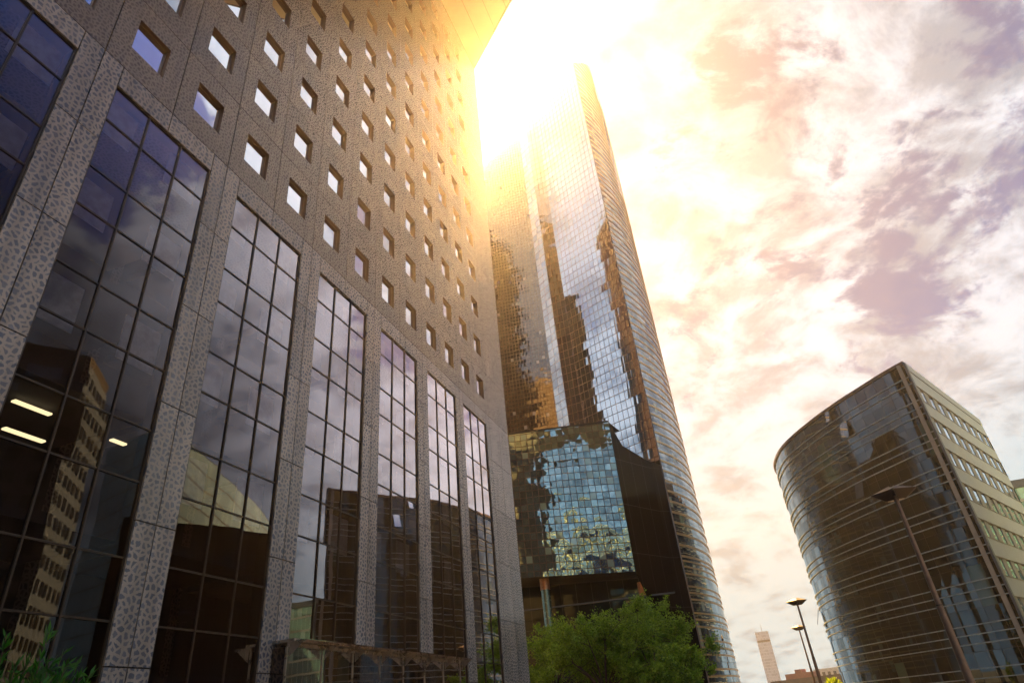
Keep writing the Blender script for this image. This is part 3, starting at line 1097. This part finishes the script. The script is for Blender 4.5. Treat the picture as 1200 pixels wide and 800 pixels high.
def rail(z0, h, proud, name, mat):
    mb = MB()
    for i in range(len(cv) - 1):
        p, q = cv[i], cv[i + 1]
        a, b = p + nrm_at(i) * proud, q + nrm_at(i + 1) * proud
        mb.poly([(b.x, b.y, Z(z0)), (a.x, a.y, Z(z0)), (a.x, a.y, Z(z0 + h)), (b.x, b.y, Z(z0 + h))])
        mb.poly([(p.x, p.y, Z(z0)), (a.x, a.y, Z(z0)), (b.x, b.y, Z(z0)), (q.x, q.y, Z(z0))])
        mb.poly([(a.x, a.y, Z(z0 + h)), (p.x, p.y, Z(z0 + h)), (q.x, q.y, Z(z0 + h)), (b.x, b.y, Z(z0 + h))])
    return part(mb, name, mat, rb)


zr = [28.25, 27.45]
for k in range(8):
    b = 25.5 - 3.585 * k
    zr += [b, b - 0.78, b - 1.55]
for q in zr:
    if q > G0 + 0.2:
        rail(q, 0.085, 0.14, 'rail', 'rail')
rail(HB - 0.12, 0.3, 0.2, 'roof_edge', 'rail_dark')
# flank wall
s0, s1 = Vector((42.7, 63.3, 0)), Vector((63.1, 84.0, 0))
sd = (s1 - s0).normalized()
sn = Vector((sd.y, -sd.x, 0))
SL = (s1 - s0).length
mb = MB()
mb.box(Vector((s0.x, s0.y, 0)) - sn * 0.5, sd * SL, -sn * 0.4, (0, 0, Z(HB) - 0.05))
flank = part(mb, 'flank_wall', 'tan_stone', rb)
tops = [27.3 - 3.585 * k for k in range(9)]
def band(z0, z1, o, mat, name, par):
    mb = MB()
    mb.box(s0 + sd * 0.45 + Vector((0, 0, Z(z0))) - sn * 0.48, sd * (SL - 0.45), sn * (0.48 + o), (0, 0, z1 - z0))
    return part(mb, name, mat, par)
zprev = 29.05
band(29.1, HB, 0.06, 'pale_stone', 'parapet', rb)
for k, t in enumerate(tops):
    z0 = t
    if t < G0:
        break
    band(z0, zprev - 0.04, 0.0, 'pale_stone', 'stone_band', rb)
    zprev = t - 1.80
    zlo = max(zprev, G0)
    # window strip
    mb = MB()
    mb.poly([s0 + sd * 0.45 - sn * 0.10 + Vector((0, 0, Z(zlo))), s1 - sn * 0.10 + Vector((0, 0, Z(zlo))), s1 - sn * 0.10 + Vector((0, 0, Z(t))), s0 + sd * 0.45 - sn * 0.10 + Vector((0, 0, Z(t)))],
            [(0, 0), (SL, 0), (SL, 1.8), (0, 1.8)])
    st = part(mb, 'window_strip', 'strip_glass', rb)
    nwin = 9
    pitch = (SL - 1.0) / nwin
    for i in range(nwin + 1):
        x = 0.5 + i * pitch - (0.75 if i else 0.0)
        w_ = 1.5 if 0 < i < nwin else (1.2 if i == 0 else 0.7)
        mb = MB()
        mb.box(s0 + sd * x - sn * 0.09 + Vector((0, 0, Z(zlo))), sd * w_, sn * 0.04, (0, 0, t - zlo))
        part(mb, 'pilaster', 'tan_stone', st)
    mb = MB()
    mb.box(s0 + sd * 0.5 + Vector((0, 0, Z(t) - 0.03)) , sd * (SL - 0.5), sn * 0.05, (0, 0, 0.06))
    mb.box(s0 + sd * 0.5 + Vector((0, 0, Z(zlo) - 0.03)) , sd * (SL - 0.5), sn * 0.05, (0, 0, 0.06))
    part(mb, 'strip_frame', 'rail_dark', st)
mb = MB()
mb.box(s0 - sn * 0.16 - sd * 0.20, sd * 0.62, sn * 0.22, (0, 0, Z(HB) + 0.02))
part(mb, 'corner_fin', 'fin', rb)
mb = MB()
rp = [s0 - sn * 0.5, s1 - sn * 0.5, Vector((66, 100, 0)), cv[-1]] + cv[::-1][1:]
rp2 = [(p.x, p.y, Z(HB) - 0.3) for p in rp]
mb.poly(rp2)
part(mb, 'roof', 'roof', rb)
mb = MB()
mb.poly([(s1.x, s1.y, 0), (66, 100, 0), (66, 100, Z(HB)), (s1.x, s1.y, Z(HB))])
mb.poly([(66, 100, 0), (cv[-1].x, cv[-1].y, 0), (cv[-1].x, cv[-1].y, Z(HB)), (66, 100, Z(HB))])
part(mb, 'rear_wall', 'tan_stone', rb)
mb = MB()
mb.box((50, 90, Z(HB) - 0.3), (10, 3, 0), (-3, 9, 0), (0, 0, 5.5))
part(mb, 'plant_room', 'roof', rb)
# three panes tipped open
def open_pane(i, zb, w, h, ang, mat='window_glass'):
    p = cv[i]; d = (cv[i + 1] - cv[i]).normalized(); nn = nrm_at(i)
    mb = MB()
    top = p + nn * 0.2 + Vector((0, 0, Z(zb + h)))
    outv = nn * math.sin(ang) - Vector((0, 0, 1)) * math.cos(ang)
    mb.box(top, d * w, outv * h, nn * 0.05)
    o = part(mb, 'open_window', [mat], rb)
    return o
open_pane(12, 25.55, 1.2, 1.85, 0.22)
open_pane(14, 28.35, 0.7, 1.4, 0.25)
open_pane(13, 18.5, 1.3, 1.8, 0.30, 'small_window')
open_pane(32, 7.7, 1.2, 1.8, 0.35, 'small_window')

# ------------------------------------------------------------------ small teal building behind it
tb = thing('teal_office', 'teal glass office building just showing behind the pale stone flank at the right edge', 'building', (98, 130, 0))
mb = MB()
mb.prism([(97, 131), (140, 118), (150, 140), (105, 155)], 0, Z(31.5))
part(mb, 'glass_wall', 'teal_glass', tb)
mb = MB()
mb.prism([(96.6, 130.5), (140.3, 117.4), (150.4, 140.3), (105, 155.6)], Z(31.5), Z(33.0))
part(mb, 'roof', 'fin', tb)

# ------------------------------------------------------------------ far white tower
ft = thing('far_tower', 'distant slim white tower block with a dark band near its top and a roof mast', 'tower', (154, 497, 0))
fa = math.radians(17.2)
f0 = Vector((math.sin(fa), math.cos(fa), 0)) * 520
fx = Vector((math.cos(fa), -math.sin(fa), 0))
fy = Vector((math.sin(fa), math.cos(fa), 0))
def fplan(w, d, cx=0): 
    return [(q.x, q.y) for q in (f0 + fx * (cx - w / 2), f0 + fx * (cx + w / 2), f0 + fx * (cx + w / 2) + fy * d, f0 + fx * (cx - w / 2) + fy * d)]
mb = MB(); mb.prism(fplan(9.0, 13), 0, Z(32.6)); part(mb, 'wall', 'far_white', ft)
mb = MB(); mb.prism(fplan(8.8, 12.6), Z(32.6), Z(33.9)); part(mb, 'dark_band', 'far_dark', ft)
mb = MB(); mb.prism(fplan(9.0, 13), Z(33.9), Z(39.3)); part(mb, 'crown', 'far_white', ft)
mb = MB()
m0 = f0 + fx * 0.6 + fy * 3
mb.tube((m0.x, m0.y, Z(39.3)), (m0.x, m0.y, Z(44.5)), 0.2, 0.08, 6)
m1 = f0 - fx * 4 + fy * 3
mb.tube((m1.x, m1.y, Z(39.3)), (m1.x, m1.y, Z(41)), 0.18, 0.08, 6)
part(mb, 'mast', 'far_dark', ft)

# ------------------------------------------------------------------ low buildings on the skyline
lbd = thing('terrace_building', 'low dark building with a planted brick roof terrace, far down between the towers', 'building', (80, 236, 0))
la_ = math.radians(16.9); lz_ = math.radians(22.6)
q0 = Vector((math.sin(la_), math.cos(la_), 0)) * 250
q1 = Vector((math.sin(lz_), math.cos(lz_), 0)) * 240
ld = (q1 - q0).normalized(); ln_ = Vector((-ld.y, ld.x, 0))
mb = MB()
mb.prism([(q.x, q.y) for q in (q0, q1, q1 + ln_ * 14, q0 + ln_ * 14)], 0, Z(4.0))
part(mb, 'wall', 'dark_wall', lbd)
mb = MB()
for i in range(11):
    c = q0 + ld * (0.8 + i * 2.25)
    mb.box(c + Vector((0, 0, Z(0.6))) - ln_ * 0.06, ld * 1.4, ln_ * 0.05, (0, 0, 2.2))
part(mb, 'window', 'small_window', lbd)
mb = MB()
c = q0 + ld * 5.5
mb.box(c + Vector((0, 0, Z(4.0))), ld * 9.0, ln_ * 6, (0, 0, 1.5))
mb.box(c + ld * 3.5 + Vector((0, 0, Z(5.5))), ld * 2.0, ln_ * 4, (0, 0, 1.0))
part(mb, 'terrace', 'brick', lbd)

ob = thing('tiled_house', 'far house with an orange tiled roof beside the foot of the skyscraper', 'house', (85, 290, 0))
oa, oz = math.radians(14.6), math.radians(16.75)
q0b = Vector((math.sin(oa), math.cos(oa), 0)) * 330
q1b = Vector((math.sin(oz), math.cos(oz), 0)) * 330
od = (q1b - q0b).normalized(); on = Vector((-od.y, od.x, 0))
mb = MB(); mb.prism([(q.x, q.y) for q in (q0b, q1b, q1b + on * 12, q0b + on * 12)], 0, Z(0.8)); part(mb, 'wall', 'cream', ob)
mb = MB()
r0, r1 = q0b + on * 6 + Vector((0, 0, Z(3.6))), q1b + on * 6 + Vector((0, 0, Z(3.6)))
e0, e1 = q0b - on * 0.5 - od * .4 + Vector((0, 0, Z(0.8))), q1b - on * 0.5 + od * .4 + Vector((0, 0, Z(0.8)))
g0_, g1_ = q0b + on * 12.5 - od * .4 + Vector((0, 0, Z(0.8))), q1b + on * 12.5 + od * .4 + Vector((0, 0, Z(0.8)))
mb.poly([e0, e1, r1, r0]); mb.poly([r0, r1, g1_, g0_]); mb.poly([e1, g1_, r1]); mb.poly([g0_, e0, r0])
part(mb, 'roof', 'orange_tile', ob)

cb = thing('cream_block', 'far pale apartment block peeping over the terrace building by the dark curved office', 'building', (115, 290, 0))
mb = MB()
ca_ = math.radians(20.6)
cq = Vector((math.sin(ca_), math.cos(ca_), 0)) * 330
cx_ = Vector((math.cos(ca_), -math.sin(ca_), 0)); cy_ = Vector((math.sin(ca_), math.cos(ca_), 0))
mb.prism([(q.x, q.y) for q in (cq - cx_ * 3, cq + cx_ * 7, cq + cx_ * 7 + cy_ * 10, cq - cx_ * 3 + cy_ * 10)], 0, Z(8.0))
part(mb, 'wall', 'cream', cb)
mb = MB()
for i in range(4):
    mb.box(cq + cx_ * (-2 + i * 2.2) - cy_ * 0.05 + Vector((0, 0, Z(5.2))), cx_ * 1.2, cy_ * 0.04, (0, 0, 1.5))
part(mb, 'window', 'small_window', cb)


# ------------------------------------------------------------------ buildings that stand outside the frame and show in the glass
def block(name, label, plan, z1, mat, wins=None, roofmat='roof'):
    t = thing(name, label, 'building', (plan[0][0], plan[0][1], 0))
    mb = MB()
    mb.prism(plan, 0, Z(z1), top=False)
    part(mb, 'wall', mat, t)
    mb = MB()
    mb.poly([(p[0], p[1], Z(z1)) for p in plan])
    part(mb, 'roof', roofmat, t)
    return t


# white apartment tower; shade on its flank put into a greyer render
ap = block('apartment_tower', 'white apartment tower with dark windows, seen mirrored in the leftmost glass bay', [(65, 37.6), (73, 14.5), (80.5, 20.4), (72.5, 43.5)], 51, 'shaded_render')
mb = MB()
wall_windows(mb, (72.45, 43.62, 0), (64.95, 37.72, 0), 1, Z(50), 1, 1, 9.4, 49.5, 0, 0.05)
part(mb, 'white_front', 'white_render', ap)
mb = MB()
wall_windows(mb, (72.40, 43.72, 0), (64.90, 37.82, 0), 2, Z(49), 6, 17, 0.85, 1.5, 0, 0.05, 0.25)
wall_windows(mb, (65, 37.6, 0), (73, 14.5, 0), 2, Z(43), 8, 14, 1.5, 1.7, 0, 0.05, 0.3)
part(mb, 'window', 'small_window', ap)
mb = MB()
for (s, zz, w_, h_) in ((3, 46, 4, 1.8), (8.5, 47.3, 1.8, 1.4), (11.5, 45.8, 1.6, 2.2), (7, 43.4, 3.4, 1.2), (14, 46, 3, 2)):
    d = Vector((8, -23.1, 0)).normalized(); nn = Vector((d.y, -d.x, 0))
    mb.box(Vector((65, 37.6, Z(zz))) + d * s + nn * 0.01, d * w_, nn * 0.05, (0, 0, h_))
part(mb, 'pale_panel', 'white_render', ap)
# pale banded glass building
cvp = [(90.4, 60.9), (112, 60), (150, 108), (138.6, 118.3), (126, 104.5), (108, 82.8)]
block('pale_office', 'pale green glass office with a curved front, seen mirrored in the second full glass bay', cvp, 56, 'pale_glass')
# low dark buildings
block('dark_hall', 'low dark building seen mirrored at the foot of the glass bays', [(55.5, 64.5), (57.0, 50.0), (58.5, 44.0), (60, 66)], 27, 'black_glass')
# dark towers west of the skyscraper, mirrored in its front
block('dark_tower', 'slim black glass tower mirrored along the right edge of the skyscraper front', [(-30, 55.5), (-18.6, 55.5), (-18.6, 70.3), (-30, 70.3)], 112.5, 'black_glass')
block('dark_tower', 'black glass tower mirrored as a jagged blot in the skyscraper front', [(-34.7, 80.0), (-24.8, 80.0), (-24.8, 83.4), (-34.7, 83.4)], 88, 'black_glass')
# sunlit banded block behind the camera
sb = thing('banded_office', 'white banded office block behind the viewer, mirrored in the glazed block on columns', 'building', (0, -60, 0))
mb = MB()
mb.prism([(-30, -58), (36, -56), (36, -40), (-30, -42)], 0, Z(50))
part(mb, 'wall', 'street_light_band', sb)
mb = MB()
zz = 3.0
while zz < 48:
    w_ = 1.9
    mb.box((-30.1, -41.9, Z(zz)), (66.2, 2.0, 0), (0, 0.25, 0), (0, 0, w_))
    zz += 3.6
part(mb, 'white_band', 'blue_white', sb)
mb = MB()
for i in range(27):
    mb.box((-29.8 + i * 2.5, -41.7, Z(-1)), (0.35, 0, 0), (0, 0.35, 0), (0, 0, 50.5))
part(mb, 'fin', 'far_dark', sb)
mb = MB()
mb.poly([(-30, -58, Z(50)), (36, -56, Z(50)), (36, -40, Z(50)), (-30, -42, Z(50))])
part(mb, 'roof', 'roof', sb)


# ------------------------------------------------------------------ street lamps
def make_lamp(label):
    root = thing('street_lamp', label, 'street lamp', (0, 0, 0), 'street lamps with twin square hoods')
    HT = 8.55 + EYE
    mb = MB()
    mb.tube((0, 0, 0), (0, 0, HT * 0.45), 0.20, 0.15, 16)
    mb.tube((0, 0, HT * 0.45), (0, 0, HT - 0.15), 0.13, 0.095, 16)
    part(mb, 'post', 'post', root, smooth=True)
    mb = MB()
    mb.tube((0, 0, HT * 0.45 - 0.06), (0, 0, HT * 0.45 + 0.06), 0.15, 0.15, 16)
    mb.tube((0, 0, HT - 0.2), (0, 0, HT + 0.05), 0.12, 0.12, 12)
    part(mb, 'collar', 'lamp_dark', root)
    # two folded hoods that meet at the post: together a flat square stood on its corner, seen from below
    for s in (-1, 1):
        hd_ = MB()
        g0, g1, g2, g3 = (s * 0.05, -0.72, HT + 0.02), (s * 0.05, 0.72, HT + 0.02), (s * 1.08, 0.16, HT + 0.0), (s * 1.08, -0.16, HT + 0.0)
        rim = [g0, g3, g2, g1] if s > 0 else [g0, g1, g2, g3]
        apex = (s * 0.10, 0, HT + 0.34)
        keel = [(s * 0.10 + (p[0] - s * 0.10) * 0.36, p[1] * 0.36, HT - 0.42) for p in rim]
        for i in range(4):
            j = (i + 1) % 4
            hd_.poly([rim[i], rim[j], apex])
            hd_.poly([rim[j], rim[i], keel[i], keel[j]])
        hd_.poly(keel[::-1])
        h_ = part(hd_, 'lamp_hood', 'lamp_dark', root)
        ln = MB()
        cx_k = sum(p[0] for p in keel) / 4
        ln.poly([(cx_k + (p[0] - cx_k) * 0.75, p[1] * 0.75, HT - 0.432) for p in keel][::-1])
        part(ln, 'lens', 'lens', h_)
    return root


def copy_tree(o, parent=None):
    c = o.copy()
    COL.objects.link(c)
    if parent is not None:
        c.parent = parent
    for ch in list(o.children):
        copy_tree(ch, c)
    return c


lamp = make_lamp('near tall brown street lamp standing in front of the curved dark office')
lamps = [(29.6, 38.6, 'near tall brown street lamp standing in front of the curved dark office', -28),
         (20.35, 80.0, 'taller of the two far street lamps left of the curved dark office', -20),
         (19.95, 114.0, 'shorter and farthest street lamp left of the curved dark office', -20)]
made = []
for i, (az, r, lb, rz) in enumerate(lamps):
    made.append(lamp if i == 0 else copy_tree(lamp))
for o, (az, r, lb, rz) in zip(made, lamps):
    a = math.radians(az)
    o.location = (math.sin(a) * r, math.cos(a) * r, 0)
    o.rotation_euler = (0, 0, math.radians(rz))
    o['label'] = lb


# ------------------------------------------------------------------ trees and shrubs
def leaves_mesh(name, centres, dirs, size, mat, parent, base, aspect=0.5):
    """many small leaf faces (a folded diamond each) as one crown mesh"""
    n = len(centres)
    c = np.asarray(centres) - np.asarray(base)
    d = np.asarray(dirs)
    d = d / np.linalg.norm(d, axis=1, keepdims=True)
    r = RNG.normal(size=(n, 3))
    s = np.cross(d, r); s /= np.linalg.norm(s, axis=1, keepdims=True)
    sz = size * RNG.uniform(0.6, 1.3, (n, 1))
    v = np.empty((n, 4, 3))
    v[:, 0] = c
    v[:, 1] = c + d * sz * 0.5 + s * sz * aspect * 0.5
    v[:, 2] = c + d * sz
    v[:, 3] = c + d * sz * 0.5 - s * sz * aspect * 0.5
    me = bpy.data.meshes.new(name)
    me.vertices.add(n * 4); me.loops.add(n * 4); me.polygons.add(n)
    me.vertices.foreach_set('co', v.astype(np.float32).ravel())
    me.loops.foreach_set('vertex_index', np.arange(n * 4, dtype=np.int32))
    me.polygons.foreach_set('loop_start', np.arange(0, n * 4, 4, dtype=np.int32))
    me.polygons.foreach_set('loop_total', np.full(n, 4, dtype=np.int32))
    me.materials.append(MAT[mat])
    me.update(calc_edges=True)
    me.validate()
    o = bpy.data.objects.new(name, me)
    COL.objects.link(o)
    o.parent = parent
    return o


def tree(label, x, y, h, rx, rz, group, nleaf=26000, lean=0.0, leaf=0.19):
    root = thing('broadleaf_tree', label, 'tree', (x, y, 0), group)
    tr = MB()
    th = h * 0.26
    tr.tube((x, y, 0), (x + lean * 0.3, y, th), 0.20, 0.14, 10)
    rngs = np.random.default_rng(int(x * 10 + y))
    sub = []
    cz = h - rz
    # limbs to sub crowns
    for i in range(15):
        a = i * 2.399 + rngs.uniform(-0.3, 0.3)
        k = math.sqrt((i + 0.5) / 15)
        rr = rx * 0.80 * k
        zz = cz + rz * rngs.uniform(-0.35, 0.95) * math.sqrt(max(1 - (k * 0.85) ** 2, 0.05))
        e = Vector((x + lean + math.cos(a) * rr, y + math.sin(a) * rr, zz))
        mid = Vector((x + lean * 0.5 + math.cos(a) * rr * 0.35, y + math.sin(a) * rr * 0.35, th + (zz - th) * 0.5))
        tr.tube((x + lean * 0.3, y, th - 0.2), mid, 0.10, 0.06, 7, caps=False)
        tr.tube(mid, e, 0.06, 0.02, 6, caps=False)
        sub.append((np.array(e), rngs.uniform(0.24, 0.40) * rx))
        for q in range(3):
            e2 = e + Vector(rngs.normal(size=3)) * rx * 0.22
            tr.tube(mid * 0.4 + e * 0.6, e2, 0.03, 0.01, 5, caps=False)
            sub.append((np.array(e2), rngs.uniform(0.12, 0.24) * rx))
    part(tr, 'trunk', 'bark', root)
    w = np.array([s[1] ** 2 for s in sub]); w /= w.sum()
    pts, drs = [], []
    for (c, r), ww in zip(sub, w):
        n = int(nleaf * ww)
        # leaves gather on twigs inside the clump
        nt = max(n // 26, 3)
        d = rngs.normal(size=(nt, 3)); d /= np.linalg.norm(d, axis=1, keepdims=True)
        d[:, 2] = d[:, 2] * 0.75 + 0.12
        tip = c + d * (r * rngs.uniform(0.35, 1.15, (nt, 1)))
        k = rngs.integers(0, nt, n)
        t = rngs.uniform(0.0, 1.0, (n, 1)) ** 0.6
        p = c + (tip[k] - c) * t + rngs.normal(size=(n, 3)) * r * 0.10
        pts.append(p)
        dd = d[k] + rngs.normal(size=(n, 3)) * 0.8
        dd[:, 2] -= 0.25
        drs.append(dd)
    leaves_mesh('crown', np.concatenate(pts), np.concatenate(drs), leaf, 'leaf', root, (x, y, 0), 0.55)
    return root


TG = 'trees in front of the glass block on columns'
tree('green tree touching the stone corner of the office block', 4.6, 58.0, 9.5, 5.4, 4.7, TG, 42000)
tree('middle green tree standing before the dark lobby under the glass block', 0.5, 66.0, 10.3, 5.0, 4.8, TG, 30000)
tree('rounded green tree between the two columns of the glass block', 9.0, 60.0, 8.8, 4.8, 4.4, TG, 40000)
tree('low green tree at the foot of the dark wall, rightmost of its row', 9.3, 53.0, 5.6, 2.4, 2.8, TG, 30000)


def feather_shrub(label, x, y, z0, h, spread, ns, mat, leaf, group=None, name='feathery_shrub'):
    root = thing(name, label, 'shrub', (x, y, 0), group)
    st = MB()
    rg = np.random.default_rng(int(abs(x * 100)))
    pts, drs = [], []
    for i in range(ns):
        a = rg.uniform(0, 2 * math.pi)
        b = rg.uniform(0, 1) ** 0.5
        base = np.array([x + math.cos(a) * b * spread * 0.3, y + math.sin(a) * b * spread * 0.3, 0.0])
        top = np.array([x + math.cos(a) * b * spread, y + math.sin(a) * b * spread, z0 + h * (1 - 0.45 * b * b) * rg.uniform(0.8, 1.05)])
        midp = base * 0.4 + top * 0.6 + np.array([0, 0, 0.06 * h])
        st.tube(Vector(base), Vector(midp), 0.012, 0.008, 5, caps=False)
        st.tube(Vector(midp), Vector(top), 0.008, 0.003, 5, caps=False)
        n = 120
        t = rg.uniform(0.15, 1.0, (n, 1))
        p = base + (top - base) * t + np.array([0, 0, 0.06 * h]) * (1 - np.abs(2 * t - 1))
        ax = (top - base) / np.linalg.norm(top - base)
        dd = ax * 0.9 + rg.normal(size=(n, 3)) * 0.55
        pts.append(p); drs.append(dd)
    part(st, 'stem', 'bark', root)
    leaves_mesh('foliage', np.concatenate(pts), np.concatenate(drs), leaf, mat, root, (x, y, 0), 0.22)
    return root


feather_shrub('bright green feathery shrub at the foot of the left glass bay', -4.75, 6.25, 0.0, 2.62, 1.05, 150, 'leaf_bright', 0.12)
feather_shrub('small sprig of green leaves at the foot of the first stone pier', -4.82, 7.65, 0.0, 2.36, 0.14, 10, 'leaf_yellow', 0.10, None, 'leafy_plant')
feather_shrub('yellow green bush at the foot of the curved dark office', 26.8, 69.5, 0.0, 2.55, 1.2, 60, 'leaf_yellow', 0.3, None, 'yellow_bush')
feather_shrub('small yellow green bush at the foot of the skyscraper right edge', 22.3, 80.5, 0.0, 2.3, 0.6, 40, 'leaf_yellow', 0.28, None, 'yellow_bush')

# ------------------------------------------------------------------ air: haze added so the sun spreads a flare glow
mb = MB()
mb.box((-110, -75, -1.2), (330, 0, 0), (0, 640, 0), (0, 0, 130.5))
HAZE_DENSITY = 0.00034
m, T = new_mat('haze')
pv = T.node('ShaderNodeVolumePrincipled')
pv.inputs['Color'].default_value = (1.0, 0.95, 0.88, 1)
pv.inputs['Density'].default_value = HAZE_DENSITY
pv.inputs['Anisotropy'].default_value = 0.80
o_ = T.node('ShaderNodeOutputMaterial')
T.l.new(pv.outputs[0], o_.inputs['Volume'])
MAT['haze'] = m
structure(mb, 'haze', 'haze', 'stuff')
